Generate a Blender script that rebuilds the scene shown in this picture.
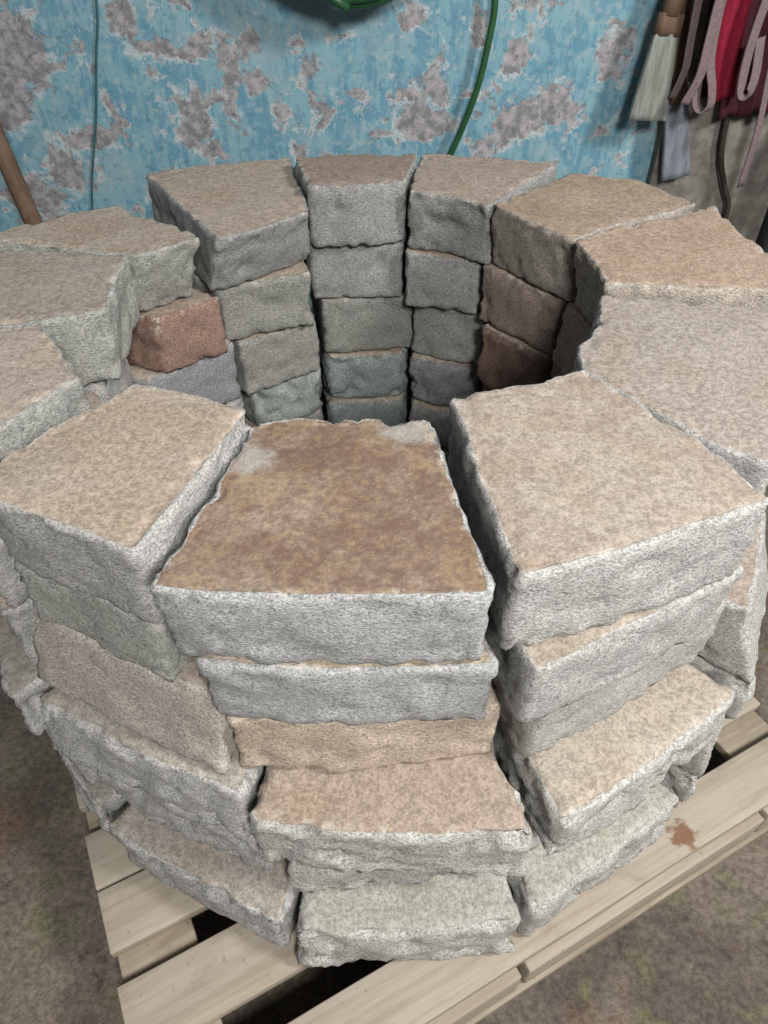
import bpy, math, random
import numpy as np
from mathutils import Vector, noise as mnoise

for o in list(bpy.data.objects):
    bpy.data.objects.remove(o, do_unlink=True)
scene = bpy.context.scene
COL = scene.collection

# ------------------------------------------------------------------ camera, world, light, exposure
cam_d = bpy.data.cameras.new('camera')
cam = bpy.data.objects.new('camera', cam_d)
COL.objects.link(cam)
cam.location = (0.0, 0.0, 1.37)
cam.rotation_euler = (math.radians(90 - 44), 0, 0)
cam_d.sensor_fit = 'VERTICAL'
cam_d.sensor_height = 36.0
cam_d.lens = 36.0 * 720 / 1024
cam_d.clip_start = 0.02
scene.camera = cam

world = bpy.data.worlds.new('room_light')
scene.world = world
world.use_nodes = True
world.node_tree.nodes['Background'].inputs[0].default_value = (0.98, 0.99, 1.0, 1)
world.node_tree.nodes['Background'].inputs[1].default_value = 0.17


def area_light(name, loc, target, size, power, col):
    d = bpy.data.lights.new(name, 'AREA')
    d.shape = 'DISK'
    d.size = size
    d.energy = power
    d.color = col
    o = bpy.data.objects.new(name, d)
    COL.objects.link(o)
    o.location = loc
    o.rotation_euler = (Vector(target) - Vector(loc)).to_track_quat('-Z', 'Y').to_euler()
    return o


area_light('ceiling_lamp', (0.55, -1.15, 2.4), (0.0, 1.0, 0.6), 0.55, 72, (1.0, 0.98, 0.95))
area_light('ceiling_lamp', (2.15, -0.15, 2.65), (0.0, 1.0, 0.6), 0.5, 84, (1.0, 0.98, 0.95))

scene.view_settings.view_transform = 'Standard'
scene.view_settings.look = 'None'
scene.view_settings.gamma = 1
scene.view_settings.use_curve_mapping = False
scene.view_settings.exposure = 0.0


# ------------------------------------------------------------------ helpers
def lin(r, g, b):
    f = lambda c: (c / 12.92 if c <= 0.04045 else ((c + 0.055) / 1.055) ** 2.4)
    return (f(r / 255), f(g / 255), f(b / 255), 1.0)


class NT:
    """small node-tree writer"""

    def __init__(self, name):
        self.m = bpy.data.materials.new(name)
        self.m.use_nodes = True
        self.t = self.m.node_tree
        self.b = self.t.nodes['Principled BSDF']

    def n(self, typ, **kw):
        nd = self.t.nodes.new(typ)
        for k, v in kw.items():
            setattr(nd, k, v)
        return nd

    def set(self, sock, v):
        if isinstance(v, bpy.types.NodeSocket):
            self.t.links.new(v, sock)
        elif v is not None:
            sock.default_value = v

    def noise(self, vec, scale, detail=3, rough=0.55, dist=0.0, out='Fac'):
        nd = self.n('ShaderNodeTexNoise')
        self.set(nd.inputs['Vector'], vec)
        nd.inputs['Scale'].default_value = scale
        nd.inputs['Detail'].default_value = detail
        nd.inputs['Roughness'].default_value = rough
        nd.inputs['Distortion'].default_value = dist
        return nd.outputs[out]

    def math(self, op, a, b=None, c=None, clamp=False):
        nd = self.n('ShaderNodeMath', operation=op, use_clamp=clamp)
        self.set(nd.inputs[0], a)
        if b is not None:
            self.set(nd.inputs[1], b)
        if c is not None:
            self.set(nd.inputs[2], c)
        return nd.outputs[0]

    def vmath(self, op, a, b=None, out=0):
        nd = self.n('ShaderNodeVectorMath', operation=op)
        self.set(nd.inputs[0], a)
        if b is not None:
            self.set(nd.inputs[1], b)
        return nd.outputs[out]

    def step(self, v, lo, hi, a=0.0, b=1.0):
        nd = self.n('ShaderNodeMapRange', interpolation_type='SMOOTHSTEP')
        self.set(nd.inputs['Value'], v)
        nd.inputs['From Min'].default_value = lo
        nd.inputs['From Max'].default_value = hi
        nd.inputs['To Min'].default_value = a
        nd.inputs['To Max'].default_value = b
        return nd.outputs[0]

    def mix(self, fac, a, b, blend='MIX'):
        nd = self.n('ShaderNodeMix', data_type='RGBA', blend_type=blend)
        self.set(nd.inputs[0], fac)
        self.set(nd.inputs[6], a)
        self.set(nd.inputs[7], b)
        return nd.outputs[2]

    def attr(self, name, out='Color'):
        return self.n('ShaderNodeAttribute', attribute_name=name).outputs[out]

    def scale(self, vec, s):
        return self.vmath('MULTIPLY', vec, s)

    def bump(self, h, strength, dist, normal=None):
        nd = self.n('ShaderNodeBump')
        nd.inputs['Strength'].default_value = strength
        nd.inputs['Distance'].default_value = dist
        self.set(nd.inputs['Height'], h)
        if normal is not None:
            self.set(nd.inputs['Normal'], normal)
        return nd.outputs[0]

    def done(self, col, rough=0.9, normal=None, spec=0.25):
        self.set(self.b.inputs['Base Color'], col)
        self.set(self.b.inputs['Roughness'], rough)
        self.b.inputs['Specular IOR Level'].default_value = spec
        if normal is not None:
            self.set(self.b.inputs['Normal'], normal)
        return self.m

    def objco(self):
        tc = self.n('ShaderNodeTexCoord').outputs['Object']
        oi = self.n('ShaderNodeObjectInfo').outputs['Random']
        off = self.vmath('MULTIPLY', oi, (37.0, 91.0, 53.0))
        return self.vmath('ADD', tc, off)

    def pos(self):
        return self.n('ShaderNodeNewGeometry').outputs['Position']


# ------------------------------------------------------------------ materials
def stone_material():
    t = NT('granite')
    co = t.objco()
    top, side = t.attr('top_col'), t.attr('side_col')
    tm, em = t.attr('top_mask', 'Fac'), t.attr('edge_mask', 'Fac')
    # split grey face: salt and pepper grain drawn out along the bed
    fco = t.scale(co, (1.0, 1.0, 2.0))
    g1 = t.noise(fco, 360, 2, 0.6)
    g2 = t.noise(fco, 170, 4, 0.7)
    lowf = t.noise(co, 11, 3, 0.6)
    grain = t.math('ADD', t.math('MULTIPLY', g1, 0.55), t.math('MULTIPLY', g2, 0.45))
    dark = t.mix(1.0, side, (0.46, 0.46, 0.47, 1), 'MULTIPLY')
    lite = t.mix(1.0, side, (1.38, 1.38, 1.38, 1), 'MULTIPLY')
    sc = t.mix(t.step(grain, 0.34, 0.66), dark, lite)
    sc = t.mix(t.step(lowf, 0.35, 0.75, 0.0, 0.4), sc, t.mix(1.0, sc, (0.97, 0.98, 0.93, 1), 'MULTIPLY'))
    # weathered bed face: tan skin with brown and ochre staining
    s1 = t.noise(co, 7.5, 5, 0.62, 0.4)
    s2 = t.noise(t.vmath('ADD', co, (5.2, 1.3, 9.7)), 13, 5, 0.65, 0.3)
    s3 = t.noise(co, 120, 4, 0.72)
    s4 = t.noise(co, 260, 2, 0.6)
    tc = t.mix(t.step(s1, 0.42, 0.70, 0.0, 0.6), top, t.mix(1.0, top, (0.85, 0.79, 0.72, 1), 'MULTIPLY'))
    tc = t.mix(t.step(s2, 0.50, 0.74, 0.0, 0.5), tc, t.mix(1.0, top, (1.0, 0.93, 0.80, 1), 'MULTIPLY'))
    tc = t.mix(t.step(t.math('SUBTRACT', s1, s2), 0.06, 0.22, 0.0, 0.55), tc, t.mix(1.0, top, (1.12, 1.14, 1.16, 1), 'MULTIPLY'))
    mot = t.math('ADD', t.math('MULTIPLY', s3, 0.6), t.math('MULTIPLY', s4, 0.4))
    tc = t.mix(1.0, tc, t.mix(t.step(mot, 0.36, 0.64), (0.68, 0.66, 0.65, 1), (1.22, 1.22, 1.22, 1)), 'MULTIPLY')
    # strong staining for the stones that carry it
    st = t.attr('stain', 'Fac')
    s5 = t.noise(co, 40, 6, 0.78, 0.2)
    stm = t.math('MULTIPLY', st, t.step(t.math('ADD', t.math('MULTIPLY', s1, 0.6), t.math('MULTIPLY', s5, 0.8)), 0.52, 0.86, 0, 0.92))
    tc = t.mix(stm, tc, lin(110, 88, 78))
    och = t.math('MULTIPLY', st, t.step(t.math('ADD', t.math('MULTIPLY', s2, 0.7), t.math('MULTIPLY', s3, 0.7)), 0.66, 0.94, 0, 0.6))
    tc = t.mix(och, tc, lin(156, 134, 100))
    tcor = t.n('ShaderNodeTexCoord').outputs['Object']
    pd = None
    for cx, cy, rr in ((0.075, 0.115, 0.035), (-0.095, 0.06, 0.03)):
        l = t.math('DIVIDE', t.vmath('LENGTH', t.vmath('MULTIPLY', t.vmath('SUBTRACT', tcor, (cx, cy, 0)), (1, 1, 0)), out=1), rr)
        pd = l if pd is None else t.math('MINIMUM', pd, l)
    pd = t.math('ADD', pd, t.math('MULTIPLY', t.math('SUBTRACT', s5, 0.5), 2.2))
    tc = t.mix(t.math('MULTIPLY', t.step(pd, 1.2, 0.4, 0, 0.6), t.step(st, 0.6, 0.9)), tc, t.mix(0.5, sc, lin(176, 172, 166)))
    edge_n = t.noise(co, 34, 4, 0.65)
    m = t.step(t.math('ADD', tm, t.math('MULTIPLY', t.math('SUBTRACT', edge_n, 0.5), 1.1)), 0.42, 0.66)
    c = t.mix(m, sc, tc)
    # bruised pale chips along the arrises
    chip = t.math('MULTIPLY', em, t.step(t.noise(co, 55, 3, 0.7), 0.55, 0.62))
    c = t.mix(t.math('MULTIPLY', chip, 0.48), c, lin(205, 202, 196))
    bs = t.math('ADD', t.math('MULTIPLY', g2, 0.7), t.math('MULTIPLY', g1, 0.4))
    bt = t.math('ADD', t.math('MULTIPLY', s3, 0.35), t.math('MULTIPLY', s4, 0.2))
    hgt = t.n('ShaderNodeMix', data_type='FLOAT')
    t.set(hgt.inputs[0], m); t.set(hgt.inputs[2], bs); t.set(hgt.inputs[3], bt)
    nrm = t.bump(hgt.outputs[0], 0.7, 0.004)
    return t.done(c, 0.93, nrm, 0.2)


def wood_material(name, base, dark, stain=None, grain_axis=0, dirt=0.5):
    t = NT(name)
    co = t.objco()
    sx = [38.0, 38.0, 38.0]; sx[grain_axis] = 2.2
    g = t.noise(t.scale(co, tuple(sx)), 1.0, 5, 0.65, 0.6)
    g2 = t.noise(t.scale(co, tuple(v * 4 for v in sx)), 1.0, 3, 0.6)
    c = t.mix(t.step(t.math('ADD', t.math('MULTIPLY', g, 0.7), t.math('MULTIPLY', g2, 0.3)), 0.35, 0.68), base, dark)
    d = t.noise(co, 9, 5, 0.65, 0.5)
    c = t.mix(t.step(d, 0.5, 0.75, 0, dirt), c, lin(122, 110, 96))
    d2 = t.noise(co, 70, 3, 0.7)
    c = t.mix(t.step(d2, 0.62, 0.74, 0, 0.5), c, lin(96, 84, 72))
    if stain is not None:
        p = t.pos()
        dd = t.vmath('LENGTH', t.vmath('MULTIPLY', t.vmath('SUBTRACT', p, stain), (1, 1, 0)), out=1)
        n2 = t.noise(p, 60, 4, 0.7)
        v = t.math('ADD', t.math('DIVIDE', dd, 0.028), t.math('MULTIPLY', t.math('SUBTRACT', n2, 0.5), 2.4))
        c = t.mix(t.step(v, 1.0, 0.45, 0, 0.85), c, lin(112, 74, 46))
    nrm = t.bump(g2, 0.35, 0.002)
    return t.done(c, 0.8, nrm, 0.25)


def plain(name, col, rough=0.6, var=0.25, scale=40, spec=0.4, axis=None, bump=0.0):
    t = NT(name)
    co = t.objco()
    v = co if axis is None else t.scale(co, axis)
    n1 = t.noise(v, scale, 4, 0.65)
    c = t.mix(t.step(n1, 0.3, 0.7), t.mix(1.0, col, (1 - var, 1 - var, 1 - var, 1), 'MULTIPLY'),
              t.mix(1.0, col, (1 + var, 1 + var, 1 + var, 1), 'MULTIPLY'))
    return t.done(c, rough, t.bump(n1, bump, 0.004) if bump else None, spec)


def wall_material():
    t = NT('peeling_blue_paint')
    p = t.pos()
    w = t.vmath('MULTIPLY', t.vmath('SUBTRACT', t.noise(p, 14, 4, 0.65, 0, 'Color'), (0.5, 0.5, 0.5)), (0.16, 0.16, 0.16))
    q = t.vmath('ADD', p, w)
    # missing paint with a known place: centre x, z and half sizes
    patches = [(-0.93, 0.95, 0.085, 0.10), (-0.98, 0.83, 0.07, 0.07), (-0.64, 1.02, 0.035, 0.06), (-0.56, 0.955, 0.06, 0.035),
               (-0.46, 0.95, 0.05, 0.025), (-0.51, 0.79, 0.05, 0.06), (-0.78, 0.745, 0.09, 0.03), (-0.89, 0.66, 0.05, 0.07),
               (-1.0, 0.60, 0.08, 0.05), (-0.28, 0.81, 0.03, 0.035), (-0.33, 0.88, 0.025, 0.03), (-0.39, 0.93, 0.02, 0.04),
               (0.10, 0.78, 0.08, 0.05), (0.06, 0.86, 0.05, 0.02), (0.14, 0.885, 0.03, 0.04), (0.36, 0.79, 0.07, 0.05),
               (0.34, 0.93, 0.035, 0.05), (0.24, 1.0, 0.03, 0.04), (0.45, 0.83, 0.06, 0.04), (0.06, 1.02, 0.03, 0.03),
               (-0.47, 0.71, 0.03, 0.03), (-0.22, 0.72, 0.03, 0.03), (0.57, 0.94, 0.03, 0.06)]
    d = None
    for (cx, cz, sx, sz) in patches:
        l = t.vmath('LENGTH', t.vmath('MULTIPLY', t.vmath('SUBTRACT', q, (cx, 0, cz)), (1 / sx, 0, 1 / sz)), out=1)
        d = l if d is None else t.math('MINIMUM', d, l)
    flake = t.noise(p, 30, 5, 0.68)
    dd = t.math('ADD', d, t.math('MULTIPLY', t.math('SUBTRACT', flake, 0.5), 1.6))
    rnd = t.noise(p, 9, 6, 0.68, 0.3)
    small = t.math('MULTIPLY', t.math('SUBTRACT', 0.63, rnd), 9.0)
    dd = t.math('MINIMUM', dd, t.math('ADD', small, 0.55))
    bare = t.step(dd, 1.06, 0.94)
    rim = t.step(t.math('ABSOLUTE', t.math('SUBTRACT', dd, 1.05)), 0.28, 0.05)
    # the two coats of blue with runs down the wall
    drip = t.noise(t.scale(p, (46, 1, 7)), 1.0, 4, 0.65, 0.8)
    coat = t.noise(p, 12, 5, 0.65, 0.6)
    v = t.math('ADD', t.math('MULTIPLY', drip, 0.45), t.math('MULTIPLY', coat, 0.55))
    blue = t.mix(t.step(v, 0.46, 0.54), lin(122, 161, 173), lin(96, 141, 161))
    patch2 = t.noise(p, 5, 4, 0.6)
    blue = t.mix(t.step(patch2, 0.52, 0.66, 0, 0.6), blue, lin(138, 163, 169))
    speck = t.noise(p, 75, 3, 0.7)
    blue = t.mix(t.step(speck, 0.57, 0.66, 0, 0.6), blue, lin(76, 112, 132))
    blue = t.mix(t.step(t.noise(p, 40, 4, 0.7), 0.52, 0.64, 0, 0.65), blue, lin(152, 170, 174))
    pl = t.mix(t.step(t.noise(p, 38, 5, 0.7), 0.38, 0.64), lin(120, 119, 122), lin(164, 161, 163))
    pl = t.mix(t.step(speck, 0.54, 0.66, 0, 0.6), pl, lin(86, 92, 98))
    c = t.mix(bare, blue, pl)
    rimn = t.math('MULTIPLY', rim, t.step(t.noise(p, 26, 3, 0.6), 0.44, 0.60, 0, 0.7))
    c = t.mix(rimn, c, lin(190, 194, 194))
    hgt = t.math('ADD', t.math('MULTIPLY', bare, -0.5), t.math('MULTIPLY', flake, 0.4))
    return t.done(c, 0.62, t.bump(hgt, 0.5, 0.004), 0.35)


def floor_material():
    t = NT('dirty_concrete')
    p = t.pos()
    a = t.noise(p, 3.2, 6, 0.65, 0.6)
    b = t.noise(p, 11, 5, 0.7, 0.3)
    f = t.noise(p, 85, 4, 0.75)
    c = t.mix(t.step(a, 0.38, 0.62), lin(86, 78, 72), lin(116, 107, 97))
    c = t.mix(t.step(b, 0.50, 0.66, 0, 0.75), c, lin(102, 102, 74))
    c = t.mix(t.step(t.noise(p, 6, 4, 0.65), 0.55, 0.70, 0, 0.65), c, lin(112, 84, 66))
    c = t.mix(t.step(t.noise(p, 18, 5, 0.7), 0.55, 0.70, 0, 0.7), c, lin(66, 60, 55))
    c = t.mix(1.0, c, t.mix(t.step(f, 0.34, 0.66), (0.66, 0.66, 0.66, 1), (1.22, 1.22, 1.22, 1)), 'MULTIPLY')
    return t.done(c, 0.85, t.bump(t.math('ADD', f, b), 0.6, 0.006), 0.25)


M_STONE = stone_material()
M_WALL = wall_material()
M_FLOOR = floor_material()
M_PLASTER = plain('bare_cement_render', lin(116, 112, 106), 0.95, 0.32, 22, 0.15, None, 0.5)
M_WOOD = wood_material('pallet_wood', lin(166, 157, 143), lin(146, 135, 120))
M_WOOD_RUST = wood_material('pallet_wood_rust', lin(166, 157, 143), lin(146, 135, 120), stain=(0.502, 0.493, 0.14))
M_WOOD_DIRTY = wood_material('grimy_wood', lin(156, 146, 130), lin(126, 114, 98), dirt=0.8)
M_HANDLE = wood_material('handle_wood', lin(112, 91, 75), lin(86, 67, 54), grain_axis=2, dirt=0.3)
M_HOSE = plain('green_hose', lin(36, 78, 46), 0.4, 0.15, 30, 0.5)
M_CORD = plain('green_cord', lin(52, 94, 98), 0.5, 0.15, 30, 0.4)
M_RED = plain('crimson_webbing', lin(128, 28, 50), 0.85, 0.25, 220, 0.2, (1, 1, 0.1), 0.2)
M_MAROON = plain('maroon_webbing', lin(72, 36, 46), 0.9, 0.3, 160, 0.2, (1, 1, 0.1), 0.2)
M_STRAP = plain('mauve_grey_webbing', lin(120, 105, 106), 0.9, 0.25, 180, 0.2, None, 0.2)
M_PAINTY = plain('paint_caked_bristle', lin(130, 134, 127), 0.8, 0.3, 60, 0.2, (1, 1, 0.15), 0.5)
M_PAINTY2 = plain('paint_caked_bristle_grey', lin(108, 114, 122), 0.8, 0.35, 60, 0.2, (1, 1, 0.15), 0.5)
M_STEEL = plain('dull_steel', lin(110, 108, 104), 0.5, 0.3, 50, 0.5)
M_SHADOW = plain('strap_shadow', lin(58, 52, 46), 0.9, 0.3, 120, 0.2)  # dark colour that stands in for the shadow of the straps
M_BLACK = plain('black_rubber', lin(26, 26, 28), 0.6, 0.2, 40, 0.4)


# ------------------------------------------------------------------ mesh helpers
def link_mesh(name, verts, faces, mat, parent=None, smooth=False, loc=None):
    me = bpy.data.meshes.new(name)
    me.from_pydata([tuple(v) for v in verts], [], faces)
    me.update()
    if mat:
        me.materials.append(mat)
    if smooth:
        me.polygons.foreach_set('use_smooth', [True] * len(me.polygons))
    o = bpy.data.objects.new(name, me)
    COL.objects.link(o)
    if loc is not None:
        o.location = loc
    if parent:
        o.parent = parent
    return o


def tag(o, label=None, cat=None, group=None, kind=None):
    if label: o['label'] = label
    if cat: o['category'] = cat
    if group: o['group'] = group
    if kind: o['kind'] = kind
    return o


def empty(name, loc=(0, 0, 0), rz=0.0):
    o = bpy.data.objects.new(name, None)
    COL.objects.link(o)
    o.location = loc
    o.rotation_euler = (0, 0, rz)
    o.empty_display_size = 0.1
    return o


def surface_box(nu, nv, nw):
    """surface lattice of a box: node params and quads"""
    idx = {}
    nodes = []

    def node(i, j, k):
        key = (i, j, k)
        if key not in idx:
            idx[key] = len(nodes)
            nodes.append((i / nu, j / nv, k / nw))
        return idx[key]
    quads = []
    for k, fl in ((0, True), (nw, False)):
        for i in range(nu):
            for j in range(nv):
                q = [node(i, j, k), node(i + 1, j, k), node(i + 1, j + 1, k), node(i, j + 1, k)]
                quads.append(q[::-1] if fl else q)
    for j, fl in ((0, False), (nv, True)):
        for i in range(nu):
            for k in range(nw):
                q = [node(i, j, k), node(i + 1, j, k), node(i + 1, j, k + 1), node(i, j, k + 1)]
                quads.append(q[::-1] if fl else q)
    for i, fl in ((0, True), (nu, False)):
        for j in range(nv):
            for k in range(nw):
                q = [node(i, j, k), node(i, j + 1, k), node(i, j + 1, k + 1), node(i, j, k + 1)]
                quads.append(q[::-1] if fl else q)
    return np.array(nodes), quads


def poly_eval(pts, s):
    pts = np.asarray(pts, float)
    seg = np.linalg.norm(np.diff(pts, axis=0), axis=1)
    cum = np.concatenate([[0], np.cumsum(seg)]) / seg.sum()
    return np.stack([np.interp(s, cum, pts[:, k]) for k in range(pts.shape[1])], axis=-1)


def coons(inner, outer, left, right, u, v):
    """u: left->right, v: inner->outer"""
    I, O, L, R = poly_eval(inner, u), poly_eval(outer, u), poly_eval(left, v), poly_eval(right, v)
    u1, v1 = u[:, None], v[:, None]
    p00, p10, p01, p11 = (np.asarray(a, float) for a in (inner[0], inner[-1], outer[0], outer[-1]))
    return ((1 - v1) * I + v1 * O + (1 - u1) * L + u1 * R
            - ((1 - u1) * (1 - v1) * p00 + u1 * (1 - v1) * p10 + (1 - u1) * v1 * p01 + u1 * v1 * p11))


CX, CY = -0.04, 1.0


def pol(r, a):
    return (CX + r * math.cos(math.radians(a)), CY + r * math.sin(math.radians(a)))


rng = random.Random(11)


def stone(parent, inner, outer, left, right, z_top, z_bot, top_col, side_col, stain=0.0, bottom=None, res=0.008,
          rough=1.0, tilt=(0.0, 0.0), label=None, round_r=0.005):
    """inner/outer/left/right: polylines (polar r, angle) of the upper arris; bottom: the same four for the lower one"""
    P = lambda s: [pol(*q) for q in s]
    top = [P(s) for s in (inner, outer, left, right)]
    bot = [P(s) for s in bottom] if bottom else top
    lu = np.linalg.norm(np.subtract(top[1][-1], top[1][0])) * 0.6 + np.linalg.norm(np.subtract(top[0][-1], top[0][0])) * 0.4
    lv = np.linalg.norm(np.subtract(top[2][-1], top[2][0]))
    lw = z_top - z_bot
    nu, nv, nw = max(6, round(lu / res)), max(6, round(lv / res)), max(5, round(lw / res))
    g = sum(top_col[:3]) / 3
    top_col = tuple(v * k for v, k in zip((v * 0.72 + g * 0.28 for v in top_col[:3]), (0.92, 0.94, 0.91))) + (1.0,)
    nodes, quads = surface_box(nu, nv, nw)
    ease = lambda s: s - 0.045 * np.sin(2 * math.pi * s)
    S = ease(nodes)
    L = np.array([lu, lv, lw])
    M = S * L
    r = round_r
    q = np.clip(M, r, L - r)
    d = M - q
    ln = np.maximum(np.linalg.norm(d, axis=1, keepdims=True), 1e-9)
    M = q + d / ln * np.minimum(ln, r)
    U = M / L
    T = coons(*top, U[:, 0], U[:, 1])
    B = coons(*bot, U[:, 0], U[:, 1])
    w = U[:, 2:3]
    xy = B * (1 - w) + T * w
    z = z_bot + (z_top - z_bot) * U[:, 2]
    z = z + w[:, 0] * ((U[:, 0] - 0.5) * tilt[0] + (U[:, 1] - 0.5) * tilt[1])
    V = np.column_stack([xy, z])
    c = np.array([V[:, 0].mean(), V[:, 1].mean(), z_bot])
    V -= c
    me = bpy.data.meshes.new('stone_block')
    me.from_pydata(V.tolist(), [], [q[::-1] for q in quads])
    me.update()
    nrm = np.zeros(len(V) * 3)
    me.vertex_normals.foreach_get('vector', nrm)
    nrm = nrm.reshape(-1, 3)
    seed = Vector((rng.uniform(-50, 50), rng.uniform(-50, 50), rng.uniform(-50, 50)))
    flat = np.clip((np.abs(nrm[:, 2]) - 0.55) / 0.4, 0, 1)
    em = np.minimum(M, L - M)
    es = np.sort(em, axis=1)[:, 1]           # distance to the nearest arris
    disp = np.zeros(len(V))
    fr, nz = mnoise.fractal, mnoise.noise
    side_v = np.zeros((len(V), 3))
    for i in range(len(V)):
        v = Vector(V[i]) + seed
        a = nz(v * 17.0)
        b = fr(v * 55.0, 0.9, 2.1, 3)
        k = nz(v * 31.0 + seed)
        sd = -0.0046 * (0.5 + a) * rough - 0.0042 * (abs(b) * 1.4 + 0.2) * rough + 0.0085
        if k > 0.12:                       # conchoidal scoops on the split faces
            sd -= 0.012 * (k - 0.12) * rough ** 2
        tp = -0.0028 * (0.5 + nz(v * 9.0)) - 0.0012 * (0.5 + b) + 0.0012
        f = flat[i]
        disp[i] = sd * (1 - f) + tp * f
        if es[i] < 0.016:                  # nicked arrises
            e = 1 - es[i] / 0.016
            kk = nz(v * 48.0) + 0.35 * nz(v * 120.0)
            if kk > 0:
                disp[i] -= 0.011 * e * kk
    V2 = V + nrm * disp[:, None]
    V2[:, 2] = np.maximum(V2[:, 2], 0.0)
    me.vertices.foreach_set('co', V2.ravel())
    me.update()
    me.materials.append(M_STONE)
    me.polygons.foreach_set('use_smooth', [True] * len(me.polygons))
    tm = np.clip((nrm[:, 2] - 0.45) / 0.45, 0, 1)
    topd = np.minimum(es, 1.0)
    tm = tm * np.clip(0.55 + topd / 0.010, 0, 1)
    up = np.clip((V[:, 2] - lw * 0.55) / (lw * 0.25), 0.15, 1)
    ed = np.clip(1.0 - es / (0.010 + 0.014 * (rough > 1.3)), 0, 1) * up
    n = len(V)
    for nm, arr in (('top_mask', tm), ('edge_mask', ed), ('stain', np.full(n, stain))):
        at = me.attributes.new(nm, 'FLOAT', 'POINT')
        at.data.foreach_set('value', np.ascontiguousarray(arr, dtype=np.float32))
    for nm, cc in (('top_col', top_col), ('side_col', side_col)):
        at = me.attributes.new(nm, 'FLOAT_COLOR', 'POINT')
        at.data.foreach_set('color', np.tile(np.array(cc, dtype=np.float32), n))
    o = bpy.data.objects.new('stone_block', me)
    COL.objects.link(o)
    o.location = tuple(c)
    o.parent = parent
    if label:
        o['label'] = label
    return o


def box_mesh(name, x0, x1, y0, y1, z0, z1, mat, parent=None, bev=0.002, seg=(8, 2, 2), wob=0.0012, loc=(0, 0, 0)):
    """board with softened arrises and a slightly uneven surface; origin at its own centre"""
    nodes, quads = surface_box(seg[0] + 2, seg[1] + 2, seg[2] + 2)
    L = np.array([x1 - x0, y1 - y0, z1 - z0])

    def rem(s, n, l):
        k = np.round(s * (n + 2)).astype(int)
        out = np.where(k == 0, 0, np.where(k == n + 2, l, bev + (k - 1) / n * (l - 2 * bev)))
        return out
    M = np.column_stack([rem(nodes[:, i], seg[i], L[i]) for i in range(3)])
    q = np.clip(M, bev, L - bev)
    d = M - q
    ln = np.maximum(np.linalg.norm(d, axis=1, keepdims=True), 1e-9)
    V = q + d / ln * np.minimum(ln, bev)
    s = rng.uniform(0, 90)
    for i in range(len(V)):
        n1 = mnoise.noise_vector(Vector(V[i]) * 6 + Vector((s, s, s)))
        V[i] += np.array([0, n1[1], 0]) * wob
        if V[i][2] > L[2] * 0.5:
            V[i][2] += min(0.0, n1[2]) * wob
    V -= L / 2
    return link_mesh(name, V, quads, mat, parent, True, (x0 + L[0] / 2 + loc[0], y0 + L[1] / 2 + loc[1], z0 + L[2] / 2 + loc[2]))


def tube(name, pts, radius, mat, parent=None, n=10, radii=None, closed=False, squash=None, origin=None):
    pts = [Vector(p) for p in pts]
    o0 = Vector(origin) if origin is not None else Vector((0, 0, 0))
    verts, faces = [], []
    m = len(pts)
    up = Vector((0, 1, 0))
    for i, p in enumerate(pts):
        a = pts[i - 1] if (i > 0 or closed) else pts[i]
        b = pts[(i + 1) % m] if (i < m - 1 or closed) else pts[i]
        tg = (b - a).normalized()
        s = tg.cross(up)
        if s.length < 1e-4:
            s = tg.cross(Vector((1, 0, 0)))
        s.normalize()
        w = s.cross(tg).normalized()
        r = radii[i] if radii else radius
        for k in range(n):
            an = 2 * math.pi * k / n
            ca, sa = math.cos(an), math.sin(an)
            verts.append(p - o0 + s * ca * r + w * sa * r * (squash or 1.0))
    for i in range(m if closed else m - 1):
        j = (i + 1) % m
        for k in range(n):
            k2 = (k + 1) % n
            faces.append([i * n + k, i * n + k2, j * n + k2, j * n + k])
    if not closed:
        faces.append(list(range(n))[::-1])
        faces.append([(m - 1) * n + k for k in range(n)])
    return link_mesh(name, verts, faces, mat, parent, True, tuple(o0))


def smooth_path(ctrl, n):
    """Catmull-Rom through control points"""
    c = [Vector(p) for p in ctrl]
    c = [c[0] * 2 - c[1]] + c + [c[-1] * 2 - c[-2]]
    out = []
    for i in range(1, len(c) - 2):
        for k in range(n):
            s = k / n
            p0, p1, p2, p3 = c[i - 1], c[i], c[i + 1], c[i + 2]
            out.append(0.5 * ((2 * p1) + (p2 - p0) * s + (2 * p0 - 5 * p1 + 4 * p2 - p3) * s * s + (3 * p1 - p0 - 3 * p2 + p3) * s ** 3))
    out.append(c[-2])
    return out


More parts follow.
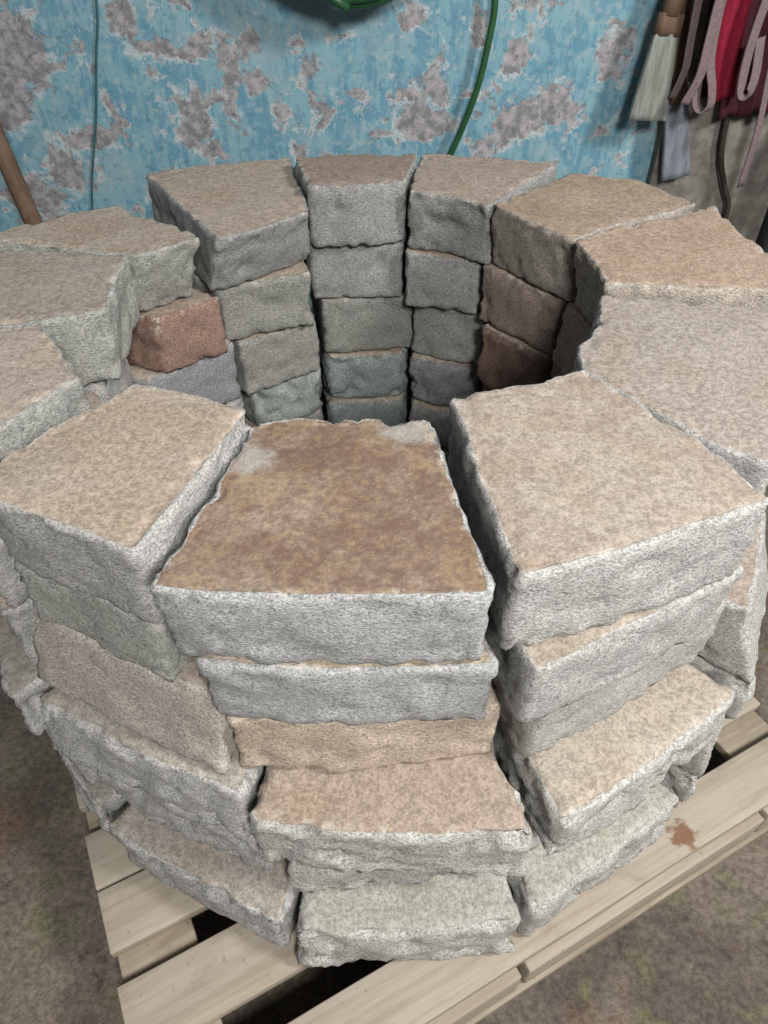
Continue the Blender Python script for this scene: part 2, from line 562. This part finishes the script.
def ribbon(name, path, wdir, width, thick, mat, parent=None, folds=0.0, nfold=2.0, nw=8, twist=None, origin=None):
    """webbing: a band swept along path with width along wdir and a real thickness"""
    o0 = Vector(origin) if origin is not None else Vector((0, 0, 0))
    path = [Vector(p) for p in path]
    verts, faces = [], []
    m = len(path)
    for i, p in enumerate(path):
        a, b = path[max(0, i - 1)], path[min(m - 1, i + 1)]
        tg = (b - a).normalized()
        wd = Vector(wdir)
        if twist:
            an = twist * i / (m - 1)
            wd = Vector((wd.x * math.cos(an) - wd.y * math.sin(an), wd.x * math.sin(an) + wd.y * math.cos(an), wd.z))
        wd = (wd - tg * wd.dot(tg)).normalized()
        nn = tg.cross(wd).normalized()
        w = width[i] if isinstance(width, (list, tuple)) else width
        for sgn in (1, -1):
            for k in range(nw + 1):
                s = k / nw - 0.5
                off = folds * math.sin(s * 2 * math.pi * nfold + i * 0.13)
                verts.append(p - o0 + wd * (s * w) + nn * (sgn * thick / 2 + off))
    st = 2 * (nw + 1)
    for i in range(m - 1):
        a, b = i * st, (i + 1) * st
        for k in range(nw):
            faces.append([a + k, a + k + 1, b + k + 1, b + k])
            a2, b2 = a + nw + 1, b + nw + 1
            faces.append([a2 + k + 1, a2 + k, b2 + k, b2 + k + 1])
        faces.append([a, b, b + nw + 1, a + nw + 1])
        faces.append([a + nw, a + 2 * nw + 1, b + 2 * nw + 1, b + nw])
    for e, fl in ((0, False), ((m - 1) * st, True)):
        for k in range(nw):
            q = [e + k, e + nw + 1 + k, e + nw + 2 + k, e + k + 1]
            faces.append(q[::-1] if fl else q)
    return link_mesh(name, verts, faces, mat, parent, True, tuple(o0))


# ------------------------------------------------------------------ the room
def slab(name, x0, x1, y0, y1, z0, z1, mat):
    V = [(x, y, z) for z in (z0, z1) for y in (y0, y1) for x in (x0, x1)]
    F = [(0, 2, 3, 1), (4, 5, 7, 6), (0, 1, 5, 4), (2, 6, 7, 3), (0, 4, 6, 2), (1, 3, 7, 5)]
    return tag(link_mesh(name, V, F, mat), kind='structure')


slab('floor', -3.2, 3.2, -1.6, 2.12, -0.1, 0.0, M_FLOOR)['label'] = 'dirty grey brown concrete workshop floor'
slab('wall_back', -3.2, 3.2, 2.1, 2.25, 0.0, 2.9, M_WALL)['label'] = 'back wall with peeling light blue paint'
slab('wall_pier', 0.735, 1.5, 2.062, 2.1, 0.0, 2.9, M_PLASTER)['label'] = 'bare grey cement render pier on the blue wall'

# ------------------------------------------------------------------ pallet
PA = math.radians(27.5)
pallet = tag(empty('wooden_pallet', (0, 0, 0), PA), 'pale wooden pallet carrying the round stone ring', 'pallet')
T0, T1 = -0.217, 0.985
ZP = 0.14
boards = [(0.178, 0.268), (0.3225, 0.4245), (0.471, 0.569), (0.573, 0.668), (0.72, 0.815), (0.865, 0.965), (1.01, 1.105),
          (1.15, 1.25), (1.29, 1.385), (1.43, 1.525), (1.565, 1.655)]
for i, (a, b) in enumerate(boards):
    box_mesh('deck_board', T0 - rng.uniform(0, 0.004), T1 + (0.02 if i == 0 else rng.uniform(0, 0.006)), a, b, ZP - 0.022, ZP,
             M_WOOD_RUST if i == 0 else M_WOOD, pallet, 0.002, (24, 4, 1))
for (a, b) in ((T0 + 0.003, T0 + 0.118), (0.33, 0.445), (0.868, 0.982)):
    o = box_mesh('cross_board', a, b, 0.182, 1.652, ZP - 0.044, ZP - 0.0225, M_WOOD_DIRTY, pallet, 0.002, (3, 20, 1))
for n0, n1 in ((0.166, 0.262), (0.87, 0.965), (1.56, 1.652)):
    for (a, b) in ((T0 + 0.002, 0.325), (0.339, 0.846), (0.857, 0.98)) if n0 < 0.2 else ((T0, -0.07), (0.31, 0.46), (0.84, 0.98)):
        box_mesh('spacer_block', a, b, n0, n1, 0.0225, ZP - 0.0445, M_WOOD, pallet, 0.003, (10, 4, 4))
    box_mesh('bottom_board', T0, T1, n0 - (0.006 if n0 < 0.2 else 0), n1, 0.0, 0.022, M_WOOD_DIRTY, pallet, 0.002, (20, 4, 1))

# ------------------------------------------------------------------ ring of stones
ring = tag(empty('stone_well_ring', (0, 0, 0)), 'round dry stacked well ring of wedge shaped granite blocks on a pallet', 'stone well')
ring.location = (CX, CY, 0.14)


def mk(*a, **k):
    o = stone(ring, *a, **k)
    o.location = Vector(o.location) - Vector(ring.location)
    return o


TAN, PINK, GREYT = lin(172, 154, 140), lin(172, 148, 136), lin(158, 150, 142)
GREY, BLUEG, GREENG, DARKG = lin(164, 163, 160), lin(163, 163, 162), lin(165, 164, 159), lin(143, 143, 141)

# upper course: outlines of the twelve capping stones, polar about the ring centre (r, degrees)
CAP = {
    'A': dict(z=0.867, inner=[(.344, 252.1), (.329, 259.9), (.328, 270.1), (.329, 280.3), (.339, 285.1)],
              outer=[(.601, 253.3), (.596, 257.8), (.587, 268.3), (.59, 277), (.599, 283.3)],
              left=[(.344, 252.1), (.391, 252.1), (.458, 253), (.52, 253.1), (.569, 253), (.601, 253.3)],
              right=[(.339, 285.1), (.363, 286.2), (.394, 285.1), (.445, 284.5), (.505, 283.9), (.553, 283.7), (.599, 283.3)],
              top=lin(160, 136, 116), side=BLUEG, stain=1.0, label='front capping stone with dark brown and ochre stained top'),
    'B': dict(z=0.885, inner=[(.33, 291.1), (.332, 297.3), (.353, 307.2), (.363, 313.9), (.379, 319)],
              outer=[(.6, 285.5), (.603, 293.2), (.612, 301.5), (.639, 311.6)],
              left=[(.33, 291.1), (.391, 289.8), (.448, 287.5), (.517, 286.6), (.563, 285.9), (.6, 285.5)],
              right=[(.379, 319), (.458, 316.6), (.538, 315), (.639, 311.6)], top=lin(178, 162, 150), side=GREY, stain=0.32),
    'D': dict(z=0.864, inner=[(.36, 324.2), (.342, 332.5), (.352, 342.6), (.362, 357)], outer=[(.612, 319.2), (.625, 337), (.61, 354)],
              left=[(.36, 324.2), (.455, 320.4), (.543, 318.6), (.612, 319.2)], right=[(.362, 357), (.473, 355.6), (.61, 354)],
              top=lin(166, 152, 144), side=GREY, stain=0.0),
    'E': dict(z=0.882, inner=[(.365, 358.4), (.367, 8.1), (.372, 20.5)], outer=[(.63, 356.8), (.643, 7.7), (.646, 15.2), (.674, 24)],
              left=[(.365, 358.4), (.468, 357.2), (.63, 356.8)], right=[(.372, 20.5), (.429, 22.8), (.533, 23.2), (.674, 24)],
              top=lin(178, 150, 130), side=lin(160, 152, 142), stain=0.15),
    'F': dict(z=0.877, inner=[(.379, 23.4), (.361, 37.2), (.376, 51.6)], outer=[(.664, 26.9), (.663, 38.1), (.602, 48)],
              left=[(.379, 23.4), (.439, 25.5), (.548, 26), (.664, 26.9)], right=[(.376, 51.6), (.481, 49.4), (.602, 48)],
              top=lin(172, 148, 128), side=lin(150, 142, 134), stain=0.25),
    'G': dict(z=0.873, inner=[(.374, 53), (.383, 65.2), (.377, 76.9)], outer=[(.648, 53.4), (.608, 65.2), (.582, 78)],
              left=[(.374, 53), (.5, 53.2), (.648, 53.4)], right=[(.377, 76.9), (.46, 77.8), (.582, 78)],
              top=lin(168, 148, 136), side=DARKG, stain=0.0),
    'H': dict(z=0.882, inner=[(.405, 79.0), (.372, 92.1), (.386, 105)], outer=[(.553, 78.9), (.548, 90.9), (.541, 104.5)],
              left=[(.405, 79.0), (.48, 79.0), (.553, 78.9)], right=[(.386, 105), (.465, 104.5), (.541, 104.5)],
              top=lin(156, 136, 126), side=DARKG, stain=0.2),
    'I': dict(z=0.858, inner=[(.327, 107.2), (.295, 126.3), (.311, 140.4)], outer=[(.619, 104.9), (.636, 118.8), (.668, 130.9)],
              left=[(.327, 107.2), (.458, 106.0), (.619, 104.9)], right=[(.311, 140.4), (.477, 134.3), (.668, 130.9)],
              top=lin(172, 154, 140), side=DARKG, stain=0.0),
    'J': dict(z=0.87, inner=[(.317, 147.2), (.341, 156.9), (.368, 163.4)], outer=[(.534, 144.8), (.591, 153), (.66, 163)],
              left=[(.317, 147.2), (.42, 145.6), (.534, 144.8)], right=[(.368, 163.4), (.5, 164.4), (.66, 165)],
              top=lin(170, 152, 140), side=lin(150, 150, 144), stain=0.0),
    'K': dict(z=0.87, inner=[(.383, 164.6), (.364, 179.6), (.36, 191)], outer=[(.61, 167.6), (.62, 180), (.6, 192)],
              left=[(.383, 164.6), (.495, 166.6), (.61, 167.6)], right=[(.36, 191), (.433, 192.6), (.6, 192.6)],
              top=lin(162, 148, 138), side=lin(152, 152, 146), stain=0.0),
    'L': dict(z=0.87, inner=[(.449, 193.9), (.422, 205), (.417, 215.2)], outer=[(.62, 195), (.63, 208), (.6, 222.2)],
              left=[(.449, 193.9), (.53, 194.6), (.62, 195)], right=[(.417, 215.2), (.472, 218.2), (.6, 222.4)],
              top=lin(176, 158, 146), side=lin(150, 150, 145), stain=0.0),
    'C': dict(z=0.883, inner=[(.378, 227.3), (.351, 237.7), (.347, 250.6)], outer=[(.592, 228.5), (.589, 234.8), (.577, 244.5), (.579, 250.6)],
              left=[(.378, 227.3), (.479, 228), (.592, 228.5)], right=[(.347, 250.6), (.432, 250.8), (.521, 250.7), (.579, 250.6)],
              top=lin(176, 156, 140), side=GREY, stain=0.0),
}
LEVEL = [0.87, 0.752, 0.636, 0.507, 0.386, 0.265, 0.14]


def lvl(col, i):
    """bed heights of a column: the joints stay near their course, the top follows the capping stone"""
    z = CAP[col]['z']
    k = (LEVEL[i] - 0.14) / (0.87 - 0.14)
    return 0.14 + k * (z - 0.14)


for c, d in CAP.items():
    near = c in 'ABCDEFGHIJKL'
    di = {'I': 0.05, 'J': 0.045, 'G': 0.02, 'F': 0.02, 'E': 0.025, 'K': 0.008}.get(c, 0)   # inner faces cut back below
    dr = {'C': -0.006, 'A': -0.006, 'B': 0.0}.get(c, 0)
    nl, nr = len(d['left']) - 1, len(d['right']) - 1
    fl = lambda side, n: [(r + di * (1 - i / n) + dr * (i / n) * (i == n), a) for i, (r, a) in enumerate(side)]
    bt = [[(r + di, a) for r, a in d['inner']], [(r + dr, a) for r, a in d['outer']], fl(d['left'], nl), fl(d['right'], nr)]
    mk(d['inner'], d['outer'], d['left'], d['right'], d['z'], lvl(c, 1) + 0.0008, d['top'], d['side'], d['stain'], bt,
       res=0.0075, label=d.get('label'))

# lower courses: column -> (angle lo, angle hi, r_inner lo, r_inner hi, r_outer lo, r_outer hi, top colour, side colour, label)
TB = lin(166, 140, 118)
LOW = {
    2: {'A': (255, 285, .36, .36, .593, .600, lin(182, 160, 138), BLUEG), 'B': (287.5, 314, .37, .38, .628, .640, lin(166, 152, 138), GREY),
        'C': (228, 249.5, .37, .37, .588, .570, TAN, lin(161, 162, 156)), 'D': (317, 354, .37, .38, .625, .62, TAN, GREENG),
        'E': (357, 24, .385, .39, .62, .64, TAN, lin(142, 130, 122)), 'F': (27, 53.5, .39, .385, .62, .61, TAN, lin(136, 122, 114)),
        'G': (56, 77.4, .405, .385, .61, .60, TAN, DARKG), 'H': (79.6, 105, .408, .408, .59, .59, TAN, DARKG),
        'I': (108.6, 137, .330, .365, .62, .63, TAN, lin(138, 138, 131)),
        'J': (143, 161, .322, .372, .60, .62, lin(160, 140, 126), lin(142, 117, 105), 'reddish brown block in the inner wall of the ring'),
        'K': (165, 190, .435, .40, .61, .60, TAN, GREENG), 'L': (194, 224, .40, .39, .61, .61, TAN, GREY)},
    3: {'A': (256.3, 287.5, .37, .37, .590, .583, lin(176, 158, 142), lin(186, 170, 154), 'tan faced thin block in the front of the ring'),
        'B': (291, 319.5, .37, .38, .607, .635, TAN, GREENG), 'C': (225.5, 255, .38, .38, .592, .572, TAN, lin(174, 167, 158)),
        'D': (320.6, 354, .38, .39, .66, .655, lin(164, 148, 140), GREENG), 'E': (356, 25, .39, .40, .62, .62, TAN, lin(124, 108, 100)),
        'F': (27, 50.5, .383, .375, .62, .61, TAN, lin(118, 98, 90)), 'G': (54.6, 75.6, .425, .415, .62, .60, TAN, lin(134, 138, 130)),
        'H': (76.8, 102.8, .428, .400, .60, .59, TAN, lin(134, 134, 128)), 'I': (106.5, 134, .358, .350, .61, .62, lin(166, 150, 138), lin(138, 137, 131)),
        'J': (137.6, 165, .345, .40, .61, .62, TAN, lin(138, 138, 140)), 'K': (167, 194, .40, .40, .61, .61, TAN, GREY),
        'L': (197, 223.5, .40, .40, .61, .62, TAN, GREY)},
    4: {'A': (258.6, 289, .38, .38, .648, .690, lin(166, 145, 130), GREENG), 'B': (291.2, 319, .38, .38, .690, .705, lin(172, 158, 144), GREENG),
        'C': (227, 257.5, .38, .38, .645, .620, lin(160, 152, 144), GREY), 'D': (320.6, 353, .38, .39, .72, .70, lin(164, 148, 140), GREENG),
        'E': (355, 24, .40, .40, .66, .66, TAN, DARKG), 'F': (26.5, 52, .40, .40, .66, .66, TAN, lin(112, 96, 90)),
        'G': (54.4, 76.2, .428, .405, .65, .64, TAN, lin(128, 128, 130)), 'H': (78, 103, .405, .393, .64, .64, TAN, lin(140, 148, 146)),
        'I': (104.8, 130.4, .375, .365, .65, .65, TAN, lin(142, 148, 144)), 'J': (133, 163, .38, .40, .65, .66, TAN, GREY),
        'K': (166, 195, .40, .40, .66, .67, TAN, GREY), 'L': (198, 225, .40, .39, .68, .665, lin(150, 142, 136), GREY)},
    5: {'A': (261.5, 287.5, .39, .39, .640, .648, GREYT, GREENG), 'B': (290, 316, .39, .39, .64, .64, GREYT, GREENG),
        'C': (232, 259.5, .39, .39, .632, .632, GREYT, GREY), 'D': (318.5, 350, .39, .39, .715, .70, GREYT, GREENG),
        'E': (353, 22, .40, .40, .66, .66, TAN, GREY), 'F': (25, 51, .40, .40, .66, .66, TAN, DARKG),
        'G': (53.5, 76, .42, .40, .65, .65, TAN, DARKG), 'H': (78, 103, .40, .39, .65, .65, TAN, lin(140, 148, 146)),
        'I': (105, 131, .375, .37, .65, .65, TAN, DARKG), 'J': (134, 164, .38, .39, .65, .65, TAN, GREY),
        'K': (167, 197, .40, .40, .65, .65, TAN, GREY), 'L': (200, 229.5, .39, .39, .65, .64, TAN, GREY)},
    6: {'A': (262.8, 289.6, .39, .39, .700, .716, lin(164, 163, 155), GREENG), 'B': (290.6, 315.5, .39, .39, .712, .712, lin(168, 167, 157), GREENG),
        'C': (234, 261.8, .39, .39, .668, .690, lin(160, 150, 142), GREY), 'D': (318.5, 349, .39, .39, .722, .70, GREYT, GREENG),
        'E': (352, 22, .40, .40, .69, .69, GREYT, GREY), 'F': (25, 52, .40, .40, .69, .69, GREYT, GREY),
        'G': (54, 77, .41, .40, .69, .69, GREYT, DARKG), 'H': (79, 104, .40, .39, .69, .69, GREYT, DARKG),
        'I': (106, 133, .38, .37, .69, .69, GREYT, DARKG), 'J': (136, 166, .38, .39, .68, .68, GREYT, GREY),
        'K': (169, 200, .40, .40, .68, .68, GREYT, GREY), 'L': (203, 232.4, .39, .39, .675, .66, lin(150, 142, 136), GREY)},
}
FLARE = {(3, 'C'): 0.034, (2, 'C'): 0.006, (3, 'D'): 0.05, (4, 'C'): 0.01}   # faces that splay outwards to their foot
for ci, row in LOW.items():
    for c, q in row.items():
        a0, a1, ri0, ri1, ro0, ro1, tcol, scol = q[:8]
        if a1 < a0:
            a1 += 360
        mid = (a0 + a1) / 2
        j = lambda s: rng.uniform(-s, s)
        da = math.degrees(0.0035 / 0.5)
        a0, a1 = a0 + da * 0.3, a1 - da * 0.3
        bow_o = (ro0 + ro1) / 2 * (0.979 + j(0.005))
        bow_i = (ri0 + ri1) / 2 * (0.972 + j(0.01))
        inner = [(ri0, a0), (bow_i, mid), (ri1, a1)]
        outer = [(ro0, a0), (bow_o * 0.999, a0 + (a1 - a0) * 0.3), (bow_o, mid + j(2)), (ro1, a1)]
        left = [(ri0, a0), ((ri0 + ro0) / 2, a0 + j(0.3)), (ro0, a0)]
        right = [(ri1, a1), ((ri1 + ro1) / 2, a1 + j(0.3)), (ro1, a1)]
        k = 0.012 if ci >= 4 else 0.004
        bo = [(r + j(k * 0.5) + (0.004 if ci >= 4 else -0.003), a) for r, a in outer]
        ex = FLARE.get((ci, c), 0.0)
        bo = [(r + ex, a) for r, a in bo]
        bi = [(r + j(0.005), a) for r, a in inner]
        bottom = [bi, bo, [bi[0], left[1], bo[0]], [bi[-1], right[1], bo[-1]]]
        if ci >= 4 and c in 'ABCDL':
            scol = tuple(v * 1.12 for v in scol[:3]) + (1.0,)
        zt, zb = lvl(c, ci - 1), lvl(c, ci)
        vis = (ci <= 4 and c in 'ABCFGHIJ') or (ci >= 4 and c in 'ABCDL') or (ci <= 3 and c in 'DEKL')
        mk(inner, outer, left, right, zt - 0.0008, zb + (0.0008 if ci < 6 else 0.0005), tcol, scol, 0.0, bottom, res=0.0085 if vis else 0.016,
           rough=1.7 if ci >= 4 else 1.0, label=q[8] if len(q) > 8 else None, round_r=0.014 if ci >= 4 else 0.0045)

# ------------------------------------------------------------------ things on the wall
# green hose: a hanging coil whose end drops behind the stones
hose = tag(empty('garden_hose', (-0.08, 2.07, 1.03)), 'green garden hose coiled on the blue wall with one end hanging', 'hose')
hc = (-0.08, 1.354)
pts = []
for k in range(8 * 48 + 1):
    an = -math.pi / 2 + 2 * math.pi * k / 48
    turn = k / 48
    R = 0.292 - 0.010 * (turn % 2) - 0.004 * math.sin(turn * 2.1)
    pts.append((hc[0] + R * math.cos(an), 2.085 - 0.017 * turn, hc[1] + R * math.sin(an)))
tube('coil', [Vector(p) - hose.location for p in pts], 0.0105, M_HOSE, hose, 10)
tail = smooth_path([(0.213, 2.055, 1.335), (0.245, 2.055, 1.20), (0.262, 2.06, 1.059), (0.254, 2.06, 0.968), (0.232, 2.06, 0.859),
                    (0.178, 2.062, 0.715), (0.10, 2.062, 0.56), (0.0, 2.05, 0.36), (-0.12, 2.0, 0.12), (-0.16, 1.95, 0.0105)], 8)
tube('hanging_end', [Vector(p) - hose.location for p in tail], 0.0085, M_HOSE, hose, 10)
peg = tag(tube('wall_peg', [(-0.08, 2.1, 1.615), (-0.08, 1.93, 1.62), (-0.08, 1.915, 1.65)], 0.011, M_STEEL), 'steel peg holding the green hose coil', 'peg')

cordp = smooth_path([(-0.64, 2.094, 1.6), (-0.665, 2.093, 1.3), (-0.689, 2.093, 1.055), (-0.724, 2.093, 0.93), (-0.763, 2.094, 0.793), (-0.835, 2.094, 0.572),
                     (-0.87, 2.094, 0.3), (-0.88, 2.094, 0.0)], 8)
tag(tube('thin_cord', cordp, 0.0032, M_CORD, n=8), 'thin green cord running down the blue wall at left', 'cord')

# wooden tool handle leaning in the corner at left
hd = smooth_path([(-0.73, 1.72, 0.03), (-0.86, 1.80, 0.50), (-0.955, 1.90, 0.95), (-1.035, 2.06, 1.38)], 10)
wh = tag(empty('tool_handle', hd[0]), 'round brown wooden tool handle leaning on the wall at left', 'tool handle')
tube('shaft', [p - hd[0] for p in hd], 0.022, M_HANDLE, wh, 14, radii=[0.024 - 0.004 * i / len(hd) for i in range(len(hd))])
tube('end_cap', [(0, 0, -0.03), (0, 0, -0.028), (-0.004, 0.002, 0.005), (-0.012, 0.006, 0.02)], 0.026, M_STEEL, wh, 14)


def brush(name, top, bot, w_neck, w_end, thick, mat, label, handle_len, lean):
    """flat brush hanging head down: handle, ferrule and flared head"""
    r = tag(empty(name, top), label, 'brush', 'old brushes hanging on the wall')
    top, bot = Vector(top), Vector(bot)
    ax = (bot - top)
    n = 12
    path = [ax * (i / n) for i in range(n + 1)]
    ribbon('bristle_head', path, (1, 0, 0), [w_neck + (w_end - w_neck) * (i / n) ** 0.9 for i in range(n + 1)], thick, mat, r, 0.0025, 1.5, 10)
    up = -ax.normalized() + Vector(lean)
    ribbon('ferrule', [up * 0.0 - up * 0.004, up * 0.02, up * 0.04], (1, 0, 0), [w_neck * 1.04] * 3, thick * 1.15, M_HANDLE, r, 0, 1, 4)
    hp = [up * (0.035 + handle_len * i / 8) for i in range(9)]
    tube('handle', hp, 0.01, M_HANDLE, r, 12, radii=[w_neck * 0.48, w_neck * 0.42, w_neck * 0.34, w_neck * 0.3, w_neck * 0.3, w_neck * 0.33, w_neck * 0.36, w_neck * 0.33, w_neck * 0.2], squash=0.6)
    return r


brush('flat_brush', (0.668, 2.015, 1.0), (0.664, 2.0, 0.818), 0.055, 0.092, 0.022, M_PAINTY,
      'wide old brush with pale flared head hanging in front', 0.34, (0.06, 0.02, 0))
brush('flat_brush', (0.742, 2.04, 0.85), (0.787, 2.03, 0.668), 0.05, 0.072, 0.022, M_PAINTY2,
      'bluish grey brush hanging lower behind the pale one', 0.40, (0.1, 0.03, 0))

# webbing slings on a hook rail
tag(tube('hook_bar', [(0.58, 2.03, 1.56), (0.8, 2.03, 1.56), (1.15, 2.03, 1.56)], 0.014, M_STEEL), 'steel bar the straps and brushes hang from', 'bar')


def sling(name, path, width, mat, label, folds=0.0, nfold=1.5, wdir=(1, 0, 0), thick=0.004, cat='strap', twist=None):
    p = smooth_path(path, 8)
    o = ribbon(name, p, wdir, width, thick, mat, None, folds, nfold, 10, twist, origin=p[-1])
    return tag(o, label, cat, 'straps hanging on the wall')


sling('red_strap', [(0.80, 2.0, 1.56), (0.80, 2.0, 1.25), (0.806, 2.0, 1.07), (0.816, 2.0, 0.97), (0.842, 2.0, 0.865)],
      [0.082 - 0.034 * max(0, (i - 12) / 20) for i in range(33)], M_RED, 'bright crimson webbing strap hanging between grey straps', 0.006, 1.2)
sling('maroon_strap', [(0.90, 2.03, 1.56), (0.90, 2.025, 1.2), (0.91, 2.02, 1.0), (0.93, 2.02, 0.825)], 0.16, M_MAROON,
      'wide dark maroon folded strap behind the crimson one', 0.010, 2.5)
sling('maroon_strap', [(0.785, 2.045, 1.56), (0.785, 2.042, 1.2), (0.80, 2.042, 1.0), (0.815, 2.042, 0.86)], 0.06, M_MAROON,
      'narrow dark maroon strap beside the brushes', 0.006, 1.5)


def loop(name, ctrl, width, label, wdir=(0.8, 0.6, 0)):
    return sling(name, ctrl, width, M_STRAP, label, 0.0, 1, wdir, 0.004)


loop('grey_strap', [(0.70, 2.0, 1.56), (0.712, 1.995, 1.2), (0.717, 1.99, 1.07), (0.722, 1.99, 0.99), (0.726, 1.99, 0.93), (0.712, 1.99, 0.87)],
     0.026, 'thin mauve grey strap next to the pale brush')
loop('grey_strap', [(0.755, 1.95, 1.56), (0.752, 1.945, 1.2), (0.747, 1.943, 1.078), (0.748, 1.943, 1.0), (0.748, 1.943, 0.93), (0.728, 1.943, 0.868)],
     0.034, 'mauve grey strap slanting down left of the crimson strap')
loop('grey_strap', [(0.775, 1.98, 1.56), (0.767, 1.978, 1.2), (0.765, 1.975, 1.06), (0.774, 1.972, 0.958), (0.796, 1.97, 0.895), (0.802, 1.968, 0.858),
                    (0.785, 1.975, 0.845), (0.768, 1.982, 0.87), (0.76, 1.982, 0.95)], 0.030, 'mauve grey strap curling into a loop below the crimson strap')
loop('grey_strap', [(0.885, 1.965, 1.56), (0.872, 1.96, 1.2), (0.857, 1.957, 1.074), (0.853, 1.957, 0.998), (0.856, 1.957, 0.93), (0.866, 1.957, 0.888),
                    (0.884, 1.96, 0.89), (0.889, 1.968, 0.93), (0.878, 1.975, 1.0)], 0.034, 'mauve grey strap looped at the right of the crimson strap')
loop('grey_strap', [(0.93, 1.99, 1.56), (0.925, 1.985, 1.2), (0.915, 1.98, 1.05), (0.925, 1.98, 0.95), (0.945, 1.98, 0.80), (0.95, 1.985, 0.66)], 0.024,
     'long thin mauve grey strap hanging at the far right')
# dark strand modelled in place of the straps' shadow on the bare render
tag(tube('strap_shadow', smooth_path([(0.86, 2.045, 1.56), (0.87, 2.045, 1.1), (0.885, 2.045, 0.83), (0.90, 2.045, 0.72), (0.935, 2.045, 0.64), (0.965, 2.045, 0.58), (0.96, 2.045, 0.48)], 8), 0.008, M_SHADOW, n=8),
    'dark strand standing in for the strap shadow on the bare grey render', 'shadow')
# black pipe leaning in the corner at right
bp = [Vector((1.01, 1.86, 0.02)), Vector((1.045, 1.92, 0.4)), Vector((1.10, 2.035, 1.1))]
tag(tube('black_pipe', smooth_path(bp, 8), 0.03, M_BLACK, n=14, origin=bp[0]), 'black pipe leaning on the wall at far right', 'pipe')
